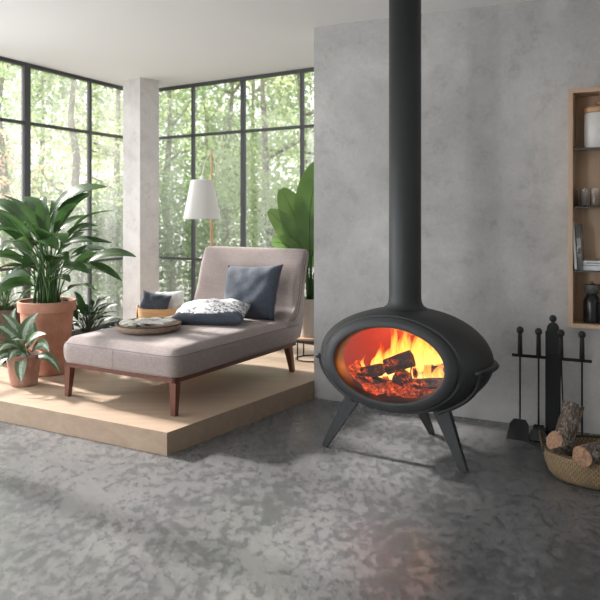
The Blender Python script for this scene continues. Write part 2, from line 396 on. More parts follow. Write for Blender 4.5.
# flange around the waist and yoke arms
fl = []
ZF = ZC-.012
pts = []
for i in range(61):
    th = PI*i/60; s = -.20+.56*math.sin(th) if 0 else None
for i in range(81):
    a_ = -math.asin(.19/.36)+(PI+2*math.asin(.19/.36))*i/80
    s = .36*math.sin(a_); r = hullA(min(abs(s), .3599))
    pts.append(Vector((math.copysign(r+.004, math.cos(a_)), s+(.004 if s > .3 else 0), ZF)))
pts = [p for p in pts]
V, Fc = [], []
m = len(pts)
for i, p in enumerate(pts):
    t = (pts[min(i+1, m-1)]-pts[max(i-1, 0)]).normalized(); o = Vector((t.y, -t.x, 0)); e = min(1, min(i, m-1-i)/5+.25)
    for q in range(8):
        an = 2*PI*q/8; V.append(p+o*(.024*e*math.cos(an))+Vector((0, 0, .016*math.sin(an))))
for i in range(m-1):
    for q in range(8): Fc.append((i*8+q, i*8+(q+1) % 8, (i+1)*8+(q+1) % 8, (i+1)*8+q))
Fc += [tuple(range(8)), tuple((m-1)*8+q for q in range(8))]
obj('waist_flange', (V, Fc), IRON, stove)
for sg in (1, -1):
    arc = []
    for i in range(15):
        a_ = -i/14*1.02; s = -.15+.02*math.sin(PI*i/14)
        arc.append(Vector((sg*(hullA(s)-.002)*math.cos(a_), s, ZF+(hullC(s)-.002)*math.sin(a_))))
    obj('yoke_arm', tube(arc, [.014]*14+[.012], 10), IRON, stove)
    obj('pivot_pin', tube([(sg*(hullA(-.17)-.01), -.17, ZF), (sg*(hullA(-.17)+.022), -.17, ZF), (sg*(hullA(-.17)+.03), -.17, ZF)], [.015, .016, .009], 14), IRON, stove)
def leg(p, q, w0, w1, th=.02):
    return beam(q, p, w1, th, (0, 1, 0) if abs(q[0]-p[0]) > .05 else (1, 0, 0), w0, .05)
def sleg(top, bot, r0, r1, flat=.45):
    n = 9; return tube([Vector(top).lerp(Vector(bot), i/(n-1)) for i in range(n)], [r0+(r1-r0)*(i/(n-1))**.8 for i in range(n)], 14)
obj('leg', beam((-.452, -.145, 0), (-.25, -.125, .345), .034, .024, (0, 1, 0), .088, .05), IRON, stove, sm=False)
obj('leg', beam((.395, -.145, 0), (.25, -.125, .345), .038, .024, (0, 1, 0), .092, .05), IRON, stove, sm=False)
obj('leg', beam((.02, .405, 0), (0, .14, .32), .03, .024, (0, 1, .1), .075, .05), IRON, stove, sm=False)
pr = [(.150, ZC+.262), (.135, ZC+.278), (.118, ZC+.288), (.106, ZC+.298), (.098, ZC+.313), (.0935, ZC+.335), (.0925, ZC+.37), (.0925, H-.005), (.0, H-.005)]
obj('flue_pipe', lathe([(p[0], p[1]) for p in pr], 48), IRON, stove)
stM = Matrix.Translation((SB.x, SB.y, 0)) @ Matrix.Rotation(math.atan2(su.y, su.x), 4, 'Z')
def sp_(x, y, z): return stM @ Vector((x, y, z))
# burning logs
CHAR = M('charred_wood', rough=.9); v = coords(CHAR)
nz = noisen(CHAR, coords(CHAR, (1, 1, .4)), 34, 6, .75, 1.5)
L(CHAR, ramp(CHAR, nz, [(.35, (.012, .008, .006)), (.6, (.07, .025, .015))]), bsdf(CHAR).inputs['Base Color'])
vz = N(CHAR, 'TexVoronoi', feature='DISTANCE_TO_EDGE', Scale=26.0); L(CHAR, v, vz.inputs['Vector'])
em = ramp(CHAR, noisen(CHAR, v, 30, 6, .75, 1.0), [(.50, (0, 0, 0)), (.60, (.35, .03, .004)), (.72, (1, .25, .04))])
em2 = mix(CHAR, ramp(CHAR, noisen(CHAR, v, 9, 3, .6), [(.44, g(0)), (.62, g(1))]), g(0), em)
L(CHAR, em2, bsdf(CHAR).inputs['Emission Color']); bsdf(CHAR).inputs['Emission Strength'].default_value = 2.2
bump(CHAR, nz, 1, .015)
def log_mesh(length, r, seed, n=18, rings=14):
    q = random.Random(seed); ov = Vector((q.random()*9, q.random()*9, q.random()*9))
    V, Fc = [], []
    for i in range(rings):
        z = -length/2+length*i/(rings-1)
        for k in range(n):
            a = 2*PI*k/n; d = 1+.22*noise.noise(Vector((math.cos(a)*1.3, math.sin(a)*1.3, z*6))+ov)+.10*noise.noise(Vector((math.cos(a)*4, math.sin(a)*4, z*15))+ov)
            V.append(Vector((r*d*math.cos(a), r*d*math.sin(a), z)))
    for i in range(rings-1):
        for k in range(n): Fc.append((i*n+k, i*n+(k+1) % n, (i+1)*n+(k+1) % n, (i+1)*n+k))
    side = (V, Fc)
    ends = []
    for i in (0, rings-1):
        c = sum((V[i*n+k] for k in range(n)), Vector())/n; c.z += (.004 if i else -.004)
        ends.append(([c]+V[i*n:i*n+n], [(0, 1+k, 1+(k+1) % n) for k in range(n)]))
    return side, ends
def place_log(name, p, q, r, seed, mat, endmat, label, cat, group):
    p, q = Vector(p), Vector(q); s_, e_ = log_mesh((q-p).length, r, seed)
    o = thing(name, label, cat, (p+q)/2, 0, group)
    o.rotation_euler = (q-p).to_track_quat('Z', 'Y').to_euler()
    obj('bark', s_, mat, o)
    for d_ in e_: obj('cut_end', d_, endmat, o, angle=50)
    return o
fg = 'burning logs in the stove'
EMB = M('embers', rough=1); v = coords(EMB)
vz = N(EMB, 'TexVoronoi', feature='DISTANCE_TO_EDGE', Scale=34.0); L(EMB, v, vz.inputs['Vector'])
bsdf(EMB).inputs['Base Color'].default_value = (.03, .012, .01, 1)
L(EMB, mix(EMB, ramp(EMB, noisen(EMB, v, 10, 3, .6), [(.35, g(.1)), (.65, g(1))]), g(0), ramp(EMB, noisen(EMB, v, 55, 6, .75, .6), [(.42, (.02, 0, 0)), (.55, (.45, .03, .003)), (.72, (1, .28, .04))])), bsdf(EMB).inputs['Emission Color'])
bsdf(EMB).inputs['Emission Strength'].default_value = 2.6
V, Fc = [], []
nx, ny = 60, 34
for j in range(ny):
    for i in range(nx):
        x = (-.36+.72*i/(nx-1))*(1 if j > 8 else .80+.2*j/8); y = -.215+.40*j/(ny-1)
        z = ZC-.150+.028*noise.noise(Vector((x*14, y*14, 0)))+.012*noise.noise(Vector((x*50, y*50, 3)))+.01*math.exp(-(x*3)**2)+ .06*(x/.36)**4-(.04*(1-j/7)**1.3 if j < 7 else 0)
        V.append(Vector((x, y, z)))
for j in range(ny-1):
    for i in range(nx-1): Fc.append((j*nx+i, j*nx+i+1, (j+1)*nx+i+1, (j+1)*nx+i))
eb = obj('ember_bed', (V, Fc), EMB, loc=(SB.x, SB.y, 0), rz=math.atan2(su.y, su.x)); tag(eb, 'glowing bed of embers on the floor of the stove', 'embers', kind='stuff')
def fl_(*a): return sp_(*a)
place_log('burning_log', fl_(-.065, -.125, ZC-.045), fl_(.085, -.10, ZC+.012), .046, 3, CHAR, CHAR, 'charred log lying tilted on top of the burning pile', 'log', fg)
place_log('burning_log', fl_(-.250, -.07, ZC-.115), fl_(-.105, -.10, ZC-.065), .036, 4, CHAR, CHAR, 'charred log at the left of the burning pile', 'log', fg)
place_log('burning_log', fl_(.015, -.11, ZC-.12), fl_(.0, .07, ZC-.085), .048, 5, CHAR, CHAR, 'charred log pointing at the glass in the middle of the fire', 'log', fg)
place_log('burning_log', fl_(.07, -.03, ZC-.075), fl_(.29, -.015, ZC-.045), .037, 6, CHAR, CHAR, 'glowing log at the right of the burning pile', 'log', fg)
place_log('burning_log', fl_(-.26, -.085, ZC-.125), fl_(-.03, -.10, ZC-.155), .026, 8, CHAR, CHAR, 'thin charred stick low at the left of the embers', 'log', fg)
place_log('burning_log', fl_(.08, -.10, ZC-.135), fl_(.27, -.09, ZC-.11), .034, 9, CHAR, CHAR, 'charred log low at the right in the embers', 'log', fg)
# flames
FLM = bpy.data.materials.new('flame'); FLM.use_nodes = True; FLM.node_tree.nodes.clear()
o_ = N(FLM, 'OutputMaterial'); e_ = N(FLM, 'Emission'); t_ = N(FLM, 'BsdfTransparent'); x_ = N(FLM, 'MixShader')
uvn = N(FLM, 'UVMap'); sp2 = N(FLM, 'SeparateXYZ'); L(FLM, uvn.outputs[0], sp2.inputs[0])
nf = noisen(FLM, coords(FLM, (1, 1, .35)), 22, 4, .6, .6)
h1 = N(FLM, 'Math', operation='MULTIPLY_ADD'); L(FLM, nf, h1.inputs[0]); h1.inputs[1].default_value = .5; L(FLM, sp2.outputs[1], h1.inputs[2])
L(FLM, ramp(FLM, h1.outputs[0], [(.25, (1, .68, .20)), (.6, (1, .52, .09)), (.95, (1, .28, .02)), (1.2, (.8, .10, .01))]), e_.inputs[0]); e_.inputs[1].default_value = 2.6
h2 = ramp(FLM, h1.outputs[0], [(.1, g(.25)), (.5, g(.5)), (.95, g(.32)), (1.0, g(.22))])
fd = ramp(FLM, sp2.outputs[1], [(.6, g(1)), (1.0, g(0))])
h2 = mix(FLM, 1.0, h2, fd, 'MULTIPLY')
L(FLM, h2, x_.inputs[0]); L(FLM, t_.outputs[0], x_.inputs[1]); L(FLM, e_.outputs[0], x_.inputs[2]); L(FLM, x_.outputs[0], o_.inputs[0])
q = random.Random(21); V, Fc, UVs = [], [], []
tongues = []
for i in range(84):
    x = q.gauss(.0, .115); x = max(-.26, min(.25, x)); y = q.uniform(-.06, .12)
    hmax = .37*(1-(x/.40)**2)**.5*(1 if x > -.10 else .6)
    tongues.append((x, y, ZC-.14+q.uniform(0, .04), hmax*q.uniform(.4, 1.0), q.uniform(.014, .034)))
for x0_, y0_, z0_, hh, rr in tongues:
    n, mrows = 10, 16; b0 = len(V); ph = q.uniform(0, 6); lean = q.uniform(-.03, .05)
    for i in range(mrows):
        t = i/(mrows-1); r = rr*(math.sin(PI*min(1, (t+.08)/1.08)**.65)*.95+.03)*(1-t*.35)
        cx = x0_+lean*t*t+.018*math.sin(t*7+ph)*t; cy = y0_+.012*math.sin(t*5+ph*2)*t
        for k in range(n):
            a_ = 2*PI*k/n; V.append(Vector((cx+r*math.cos(a_), cy+r*.6*math.sin(a_), z0_+hh*t))); UVs.append(t)
    for i in range(mrows-1):
        for k in range(n): Fc.append((b0+i*n+k, b0+i*n+(k+1) % n, b0+(i+1)*n+(k+1) % n, b0+(i+1)*n+k))
fo = obj('flames', (V, Fc), FLM, loc=(SB.x, SB.y, 0), rz=math.atan2(su.y, su.x))
uv = fo.data.uv_layers.new(name='UVMap')
for lp in fo.data.loops: uv.data[lp.index].uv = (.5, UVs[lp.vertex_index])
tag(fo, 'yellow flames rising behind the logs in the stove', 'fire', kind='stuff')
light('fire_glow', 'POINT', sp_(-.07, .07, ZC+.05), None, 13, (1, .24, .035), shadow_soft_size=.06)

# ------------------------------------------------------------ daybed
da = math.atan2(-.505, .863)
DO = Vector((-.771, 4.439, PL+.001))
bed = thing('daybed', 'taupe upholstered daybed with curved backrest and walnut legs', 'daybed', DO, da)
dM = Matrix.Translation(DO) @ Matrix.Rotation(da, 4, 'Z')
W = .93
def dleg(x, y, ox, oy): return beam((x+ox, y+oy, 0), (x, y, .235), .034, .03, (0, 1, 0), .056, .05)
obj('leg', dleg(0, .0, .0, -.005), WALNUT, bed, sm=False)
obj('leg', dleg(-W+.01, .0, -.015, -.005), WALNUT, bed, sm=False)
obj('leg', dleg(-.005, 1.34, .01, .06), WALNUT, bed, sm=False)
obj('leg', dleg(-W+.01, 1.34, -.01, .06), WALNUT, bed, sm=False)
obj('frame_rail', join(box(-W-.015, .028, -.03, .0, .205, .238, .004), box(-.0, .028, -.03, 1.42, .205, .238, .004), box(-W-.015, -W+.012, -.03, 1.42, .205, .238, .004), box(-W, .02, 1.39, 1.42, .205, .238, .004)), WALNUT_X, bed, sm=False)
def mattress():
    nx, ny, nz = 34, 50, 12
    x0, x1, y0, y1, z0, z1 = -W-.015, .045, -.05, 1.44, .239, .405
    V, idx, Fc = [], {}, []
    def P(u, v_, w_):
        k = (round(u*1e5), round(v_*1e5), round(w_*1e5))
        if k in idx: return idx[k]
        x, y, z = x0+(x1-x0)*u, y0+(y1-y0)*v_, z0+(z1-z0)*w_
        r = .06
        cx = min(max(x, x0+r), x1-r); cy = min(max(y, y0+r), y1-r); cz = min(max(z, z0+.02), z1-r)
        d = Vector((x-cx, y-cy, z-cz))
        if d.length > 1e-9:
            # smooth rounding
            mx = max(abs(d.x), abs(d.y), abs(d.z)); p = Vector((cx, cy, cz))+d.normalized()*min(r, mx if mx < r else r)
        else: p = Vector((x, y, z))
        e = (4*u*(1-u))*(4*v_*(1-v_)); bul = max(0, e)
        if w_ > .6: p.z += .03*bul**.4
        b = math.sin(PI*w_)*.010
        p.x += b*(1 if u > .98 else -1 if u < .02 else 0); p.y += b*(1 if v_ > .98 else -1 if v_ < .02 else 0)
        p += Vector((0, 0, .003*noise.noise(p*6)))
        idx[k] = len(V); V.append(p); return idx[k]
    def grid(f, na, nb):
        for i in range(na):
            for j in range(nb): Fc.append((P(*f(i/na, j/nb)), P(*f((i+1)/na, j/nb)), P(*f((i+1)/na, (j+1)/nb)), P(*f(i/na, (j+1)/nb))))
    for w_ in (0, 1): grid(lambda a, b: (a, b, w_), nx, ny)
    for v_ in (0, 1): grid(lambda a, b: (a, v_, b), nx, nz)
    for u in (0, 1): grid(lambda a, b: (u, a, b), ny, nz)
    return V, Fc
mt = obj('mattress', mattress(), TAUPE, bed)
pip = [(-W-.018, 1.38, .372), (-W-.020, .02, .372), (-W-.004, -.035, .372), (-W+.045, -.057, .372), (-.02, -.057, .372), (.032, -.038, .372), (.052, .015, .372), (.052, 1.42, .372)]
pp = []
for a_, b_ in zip(pip, pip[1:]):
    a_, b_ = Vector(a_), Vector(b_); k = max(1, int((b_-a_).length/.1)); pp += [a_.lerp(b_, i/k) for i in range(k)]
obj('piping', tube(pp+[Vector(pip[-1])], .0022, 6), TAUPE_D, mt)
obj('seam', join(tube([(-W/2, -.0625, .25), (-W/2, -0.0655, .31), (-W/2, -.062, .37)], .0012, 6)), TAUPE_D, mt)
def backrest():
    fr = [(1.27, .41), (1.31, .43), (1.355, .49), (1.39, .60), (1.42, .72), (1.455, .83), (1.50, .925)]
    bk = [(1.585, .935), (1.56, .83), (1.54, .70), (1.525, .58), (1.515, .47), (1.50, .36), (1.46, .255)]
    top = [(1.515, .948), (1.54, .956), (1.57, .952)]
    prof = [(1.26, .245), (1.255, .33)]+fr+top+bk
    # resample
    ps = []
    for a_, b_ in zip(prof, prof[1:]):
        for i in range(3): ps.append((a_[0]+(b_[0]-a_[0])*i/3, a_[1]+(b_[1]-a_[1])*i/3))
    ps.append(prof[-1]); n = len(ps); cy = sum(p[0] for p in ps)/n; cz = sum(p[1] for p in ps)/n
    V, Fc = [], []; nx = 26
    xs = [-W-.015, -W-.01, -W+.005]+[-W+.03+(W-.02)*i/nx for i in range(nx+1)]+[.03, .045, .05]
    for i, x in enumerate(xs):
        e = min(i, len(xs)-1-i); ins = (.03, .012, .003)[e] if e < 3 else 0
        for (y, z) in ps:
            k = (z-.3)/.65; flare = 1+.0*max(0, k)
            t = Vector((cy-y+(z-.6)*.2, cz-z)); 
            if t.length > 0: t.normalize()
            V.append(Vector(((x+W/2)*flare-W/2, y+t.x*ins+.004*noise.noise(Vector((x*4, y*4, z*4))), max(z+t.y*ins, .242))))
    for i in range(len(xs)-1):
        for k in range(n): Fc.append((i*n+k, i*n+(k+1) % n, (i+1)*n+(k+1) % n, (i+1)*n+k))
    Fc += [tuple(range(n)), tuple((len(xs)-1)*n+k for k in range(n))]
    return V, Fc
br = obj('backrest', backrest(), TAUPE, bed, angle=50)
sm_ = [(1.29, .41), (1.325, .43), (1.37, .49), (1.405, .60), (1.435, .72), (1.47, .83), (1.512, .925)]
def fl2(x, z): return (x+W/2)*1.0-W/2
for dd in (.018, .052):
    obj('piping', tube([(fl2(.0505, z), y+dd, z) for y, z in sm_], .0035, 6), TAUPE_D, br)

def cushion(wd, ht, th, seed, n=26, wr=.006):
    q = random.Random(seed); ov = Vector((q.random()*20, q.random()*20, 0)); V, Fc = [], []
    def pos(i, j, s):
        u, v_ = -1+2*i/n, -1+2*j/n
        e = (1-abs(u)**2.6)*(1-abs(v_)**2.6); t = th/2*max(0, e)**.55
        pin = 1-.07*(1-u*u)*v_*v_; pin2 = 1-.07*(1-v_*v_)*u*u
        p = Vector((u*wd/2*pin2, v_*ht/2*pin, s*t))
        rad = math.hypot(u, v_)
        p.z += s*min(1, t/.02)*(wr*noise.noise(Vector((u*2.5, v_*2.5, s))+ov)*2+wr*.7*math.sin(math.atan2(v_, u)*11+seed)*rad**2*math.exp(-(rad-1)**2*3))
        return p
    ids = {}
    for s in (1, -1):
        for j in range(n+1):
            for i in range(n+1):
                edge = i in (0, n) or j in (0, n)
                if s == -1 and edge: ids[(i, j, -1)] = ids[(i, j, 1)]; continue
                ids[(i, j, s)] = len(V); V.append(pos(i, j, s))
        for j in range(n):
            for i in range(n): Fc.append((ids[(i, j, s)], ids[(i+1, j, s)], ids[(i+1, j+1, s)], ids[(i, j+1, s)]))
    return V, Fc
def orient(o, loc, X, Nn):
    X = Vector(X).normalized(); Z = Vector(Nn).normalized(); X = (X-Z*X.dot(Z)).normalized(); Y = Z.cross(X)
    m_ = Matrix((X, Y, Z)).transposed().to_4x4(); m_.translation = Vector(loc); o.matrix_world = m_
def D(x, y, z): return dM @ Vector((x, y, z))
dR = dM.to_3x3()
c1 = obj('cushion', cushion(.54, .45, .16, 5), SLATE); tag(c1, 'dark slate square cushion leaning against the daybed backrest', 'cushion')
orient(c1, D(-.295, 1.255, .62), dR @ Vector((1, .0, .05)), dR @ Vector((-.05, -1, .40)))
c2 = obj('cushion', cushion(.56, .43, .17, 9), PATT); tag(c2, 'white cushion with dark scribbled pattern lying flat on the daybed', 'cushion')
c2.data.materials.append(SLATE)
for p in c2.data.polygons:
    if sum(c2.data.vertices[i].co.z for i in p.vertices)/4 < (.012 if c2.data.vertices[p.vertices[0]].co.y > -.10 else .052): p.material_index = 1
orient(c2, D(-.375, .86, .50), Vector((1, -.10, .0)), Vector((-.03, -.16, 1)))
# rattan tray + magazines
tc_ = floor_pt(148.5, 330, PL+.437)
tray = thing('tray', 'round shallow rattan tray holding open magazines on the daybed', 'tray', (tc_.x, tc_.y, PL+.437))
prf = [(.0, .0), (.19, .0), (.215, .01), (.225, .045), (.218, .048), (.205, .014), (.18, .008), (0, .008)]
to = obj('tray_body', lathe(prf[1:-1], 64), RATTAN, tray); add_uv(to, 64, 6)
obj('tray_base', lathe([(0, .001), (.19, .001), (.19, .007), (0, .007)], 48), RATTAN, tray)
obj('rim', lathe([(.219, .044), (.226, .044), (.228, .050), (.222, .054), (.216, .050), (.219, .044)], 64), RATTAN, tray)
def magmat(name, cols, scale):
    m = M(name, rough=.35); v = coords(m); nn = N(m, 'TexVoronoi', Scale=scale, distance='CHEBYCHEV'); L(m, v, nn.inputs['Vector'])
    L(m, ramp(m, nn.outputs['Color'], [(i/len(cols), c) for i, c in enumerate(cols)]), bsdf(m).inputs['Base Color'])
    m.node_tree.nodes[-1]; return m
MAG1 = magmat('magazine_print', [(.74, .73, .70), (.74, .73, .70), (.36, .35, .22), (.72, .72, .69), (.50, .46, .30), (.12, .11, .10)], 22)
MAG2 = magmat('magazine_photo', [(.72, .72, .70), (.32, .30, .27), (.70, .70, .68), (.52, .50, .47)], 12)
def open_mag(wd, dp, th=.008):
    V, Fc = [], []; n = 20
    xs = [-wd+2*wd*i/n for i in range(n+1)]
    top = [th+.012*math.sin(PI*min(1, abs(x)/wd))**.7*(1-.3*abs(x)/wd) for x in xs]
    for y in (-dp, dp):
        for x, t in zip(xs, top): V.append(Vector((x, y, t)))
        for x in xs: V.append(Vector((x, y, 0)))
    m_ = n+1
    for i in range(n):
        Fc += [(i, i+1, 2*m_+i+1, 2*m_+i), (m_+i, 3*m_+i, 3*m_+i+1, m_+i+1), (i, m_+i, m_+i+1, i+1), (2*m_+i, 2*m_+i+1, 3*m_+i+1, 3*m_+i)]
    Fc += [(0, 2*m_, 3*m_, m_), (n, m_+n, 3*m_+n, 2*m_+n)]
    return V, Fc
mg = obj('magazine', open_mag(.115, .10), MAG1, sm=False); mg.location = (tc_.x-.085, tc_.y+.02, PL+.475); mg.rotation_euler = (.06, -.05, .45)
tag(mg, 'open magazine with green pictures on the left of the tray', 'magazine')
mg = obj('magazine', open_mag(.11, .085), MAG2, sm=False); mg.location = (tc_.x+.055, tc_.y-.01, PL+.495); mg.rotation_euler = (.0, .0, -.35)
tag(mg, 'open magazine with grey pictures on the right of the tray', 'magazine')

# ------------------------------------------------------------ plants
def leaf_path(P0, P1, P2, W_, roll, nseg=14, fold=.25, shape=1.0, wave=.0, nrm=None, pw=.85):
    """blade along a bezier; returns verts, faces, uvs"""
    V, Fc, U = [], [], []
    for i in range(nseg+1):
        t = i/nseg; p = bez(P0, P1, P2, t); d = (bez(P0, P1, P2, min(1, t+.02))-bez(P0, P1, P2, max(0, t-.02))).normalized()
        s = d.cross(nrm).normalized() if nrm is not None and d.cross(nrm).length > .05 else d.cross(Vector((0, 0, 1))).normalized()
        s = Matrix.Rotation(roll, 3, d) @ s; up = s.cross(d)
        w_ = W_/2*(math.sin(PI*min(1, t**shape*.97+.015)))**pw
        for c, f in ((-1, 1), (-.5, .42), (0, 0), (.5, .42), (1, 1)):
            wz = wave*math.sin(t*18+c*2)*abs(c)
            V.append(p+s*(w_*c*(1-.06*fold))+up*(w_*fold*f+wz)); U.append((c, t))
    for i in range(nseg):
        for k in range(4): Fc.append((i*5+k, i*5+k+1, (i+1)*5+k+1, (i+1)*5+k))
    return V, Fc, U
class Leaves:
    def __init__(s): s.V, s.F, s.U, s.S = [], [], [], []
    def add(s, base, P0, P1, P2, W_, roll=0, stem_r=.004, **k):
        v, f, u = leaf_path(P0, P1, P2, W_, roll, **k); n = len(s.V)
        s.V += v; s.F += [tuple(i+n for i in q) for q in f]; s.U += u
        if base is not None:
            d = (P1-P0); ctl = P0-d*.6
            ctl = Vector(((base.x+ctl.x)/2, (base.y+ctl.y)/2, max(ctl.z, base.z+.1)))
            s.S.append(tube([bez(base, ctl, P0, i/8) for i in range(9)], [stem_r*1.5-(stem_r*.5)*i/8 for i in range(9)], 6))
        s.S.append(tube([bez(P0, P1, P2, i/8)-Vector((0, 0, .0005)) for i in range(9)], [stem_r*.8*(1-.85*i/8) for i in range(9)], 5))
    def build(s, root, leafm, stemm):
        inv = root.matrix_basis.inverted() if root else Matrix()
        o = obj('foliage', xf((s.V, s.F), inv), leafm, root)
        uv = o.data.uv_layers.new(name='UVMap')
        for lp in o.data.loops: uv.data[lp.index].uv = s.U[lp.vertex_index]
        obj('stems', xf(join(*s.S), inv), stemm, root); return o
def pot(root, prof, mat, soil_z, soil_r, n=48):
    obj('pot', lathe(prof, n), mat, root, angle=35)
    obj('soil', lathe([(0, soil_z-.02), (soil_r, soil_z-.02), (soil_r, soil_z), (soil_r*.6, soil_z+.006), (0, soil_z+.008)], 32), SOIL, root)

# big peace lily
Yp = 5.62; pc = Vector(((47-300)/F*Yp, Yp, PL+.001))
big_p = thing('potted_plant', 'tall leafy plant with long arching green leaves in large terracotta pot', 'plant', pc)
bpy.context.view_layer.update()
pot(big_p, [(0, 0), (.150, 0), (.158, .008), (.168, .10), (.184, .30), (.198, .475), (.200, .48), (.217, .485), (.220, .56), (.214, .565), (.204, .563), (.196, .50), (.0, .50)][:-1]+[(.19, .46), (.12, .4)], TERRA, .535, .199)
lv = Leaves(); base = Vector((pc.x, pc.y, PL+.53))
spec = [ # base px, mid px, tip px, width px, depth at base, depth at tip
 ((52, 214), (66, 188), (107, 187), 17, 0, -.1), ((57, 226), (66, 202), (92, 194), 15, -.1, -.15), ((58, 232), (68, 217), (89, 216), 9, .1, .2),
 ((72, 232), (84, 211), (114, 211), 11, .05, -.1), ((63, 245), (80, 236), (112, 243), 7, -.1, -.2), ((88, 262), (110, 248), (136, 257), 11, 0, -.1),
 ((80, 266), (100, 262), (122, 281), 9, -.05, -.1), ((70, 256), (84, 247), (106, 249), 8, -.2, -.3), ((38, 238), (28, 205), (2, 195), 16, 0, -.1),
 ((47, 220), (40, 203), (22, 197), 11, .15, .25), ((33, 246), (20, 222), (0, 213), 11, -.1, -.3), ((32, 252), (16, 230), (-8, 224), 9, 0, .1),
 ((30, 250), (18, 232), (3, 250), 20, -.25, -.4), ((44, 246), (52, 222), (64, 244), 20, -.25, -.45), ((36, 246), (42, 232), (58, 250), 16, -.3, -.5),
 ((24, 264), (8, 250), (-14, 258), 14, -.1, -.2), ((28, 272), (10, 258), (-12, 276), 12, -.2, -.35), ((50, 282), (58, 272), (70, 282), 12, -.3, -.45),
 ((68, 290), (80, 280), (95, 290), 10, -.2, -.3), ((34, 286), (16, 276), (-6, 296), 11, -.3, -.4), ((72, 270), (86, 255), (100, 255), 9, .1, .2),
 ((43, 216), (44, 198), (41, 178+20), 9, .0, .1), ((54, 240), (58, 214), (52, 200), 10, .1, .2), ((48, 236), (40, 214), (40, 200), 9, -.05, 0),
 ((60, 250), (72, 236), (84, 232), 9, .2, .35), ((36, 262), (22, 246), (10, 238), 10, .2, .3), ((60, 268), (74, 262), (90, 274), 10, -.3, -.45),
 ((22, 240), (8, 214), (-18, 208), 12, .2, .3), ((26, 226), (12, 200), (-12, 200), 12, .1, .2), ((30, 278), (14, 270), (0, 286), 9, .1, .1),
 ((50, 262), (56, 248), (68, 262), 14, -.3, -.45), ((40, 268), (34, 254), (22, 268), 13, -.3, -.45), ((66, 240), (78, 224), (98, 226), 9, .1, .1)]
q = random.Random(3)
for b, m_, t_, wd, d0, d1 in spec:
    Y0 = Yp+d0*.6; Y1 = Yp+(d0+d1)/2*.8; Y2 = Yp+d1
    nv = Vector((q.uniform(-.25, .25), -.45, .85))
    lv.add(base+Vector((q.uniform(-.09, .09), q.uniform(-.09, .09), 0)), at(*b, Y0), at(*m_, Y1), at(*t_, Y2), wd*1.4*Yp/F, q.uniform(-.5, .5), .0045, fold=.22, nrm=nv, shape=.85)
for i in range(16):
    a_ = q.uniform(0, 2*PI); h_ = q.uniform(.30, .75); r_ = q.uniform(.12, .3)
    P0 = base+Vector((math.cos(a_)*r_*.6, math.sin(a_)*r_*.6, h_*.75)); P2 = base+Vector((math.cos(a_)*(r_+.25), math.sin(a_)*(r_+.2), h_+q.uniform(-.12, .05)))
    P1 = (P0+P2)/2+Vector((0, 0, .10)); lv.add(base+Vector((math.cos(a_)*.05, math.sin(a_)*.05, 0)), P0, P1, P2, q.uniform(.06, .10), q.uniform(-.4, .4), .0045, fold=.2, shape=.85)
lv.build(big_p, LEAF, STEM)

# small variegated plant in front
Yq = 5.24; qc = Vector(((24-300)/F*Yq, Yq, PL+.001))
sp_p = thing('potted_plant', 'small plant with pale variegated leaves in small terracotta pot', 'plant', qc)
bpy.context.view_layer.update()
pot(sp_p, [(0, 0), (.088, 0), (.094, .006), (.118, .17), (.121, .205), (.125, .21), (.124, .225), (.114, .225), (.108, .17), (.08, .15)], TERRA2, .205, .112)
lv = Leaves(); base = Vector((qc.x, qc.y, PL+.2))
for b, m_, t_, wd, d0, d1 in [
 ((23, 352), (20, 366), (21, 382), 13, -.14, -.17), ((24, 345), (22, 326), (38, 313), 14, .0, .02), ((26, 350), (30, 334), (46, 334), 13, -.1, -.16),
 ((32, 352), (42, 336), (49, 352), 12, -.12, -.2), ((20, 350), (8, 338), (-2, 352), 12, -.1, -.2), ((20, 346), (10, 328), (-6, 325), 12, 0, -.05),
 ((22, 344), (14, 322), (2, 314), 12, .05, .05), ((18, 356), (6, 350), (-8, 362), 11, -.15, -.2), ((14, 356), (0, 352), (-6, 380), 10, -.1, -.15),
 ((34, 358), (50, 350), (60, 373), 10, -.08, -.1), ((24, 348), (24, 336), (12, 340), 13, -.15, -.25), ((28, 348), (36, 330), (30, 318), 10, .05, .1),
 ((18, 340), (8, 320), (16, 308), 10, .08, .1), ((22, 352), (14, 346), (8, 362), 11, -.15, -.22)]:
    lv.add(base+Vector((q.uniform(-.03, .03), q.uniform(-.03, .03), 0)), at(*b, Yq+d0*.5), at(*m_, Yq+(d0+d1)/2), at(*t_, Yq+d1), wd*.95*Yq/F, q.uniform(-.4, .4), .0025, fold=.2, nrm=Vector((q.uniform(-.3, .3), -.7, .7)), shape=.8)
o = lv.build(sp_p, VARI, STEM)

# dark small plant behind the daybed
Yr = 5.95; rc = Vector(((88-300)/F*Yr, Yr, PL+.001))
dk = thing('potted_plant', 'bushy dark green plant between the large pot and the daybed', 'plant', rc)
bpy.context.view_layer.update()
pot(dk, [(0, 0), (.10, 0), (.105, .006), (.13, .20), (.132, .22), (.122, .22), (.11, .17), (.08, .15)], TERRA, .20, .12)
lv = Leaves(); base = Vector((rc.x, rc.y, PL+.2))
for i in range(60):
    a_ = q.uniform(0, 2*PI); el = q.uniform(.2, 1.35); ln_ = q.uniform(.10, .17); r_ = q.uniform(.04, .20)
    P0 = base+Vector((math.cos(a_)*r_*math.cos(el), math.sin(a_)*r_*math.cos(el), .02+q.uniform(.05, .24)))
    dr = Vector((math.cos(a_)*math.cos(el), math.sin(a_)*math.cos(el), math.sin(el))); P1 = P0+dr*ln_*.6; P2 = P0+Vector((dr.x, dr.y, dr.z*.45))*ln_*1.1
    lv.add(base, P0, P1, P2, q.uniform(.03, .048), q.uniform(-.6, .6), .002, fold=.25, nseg=8)
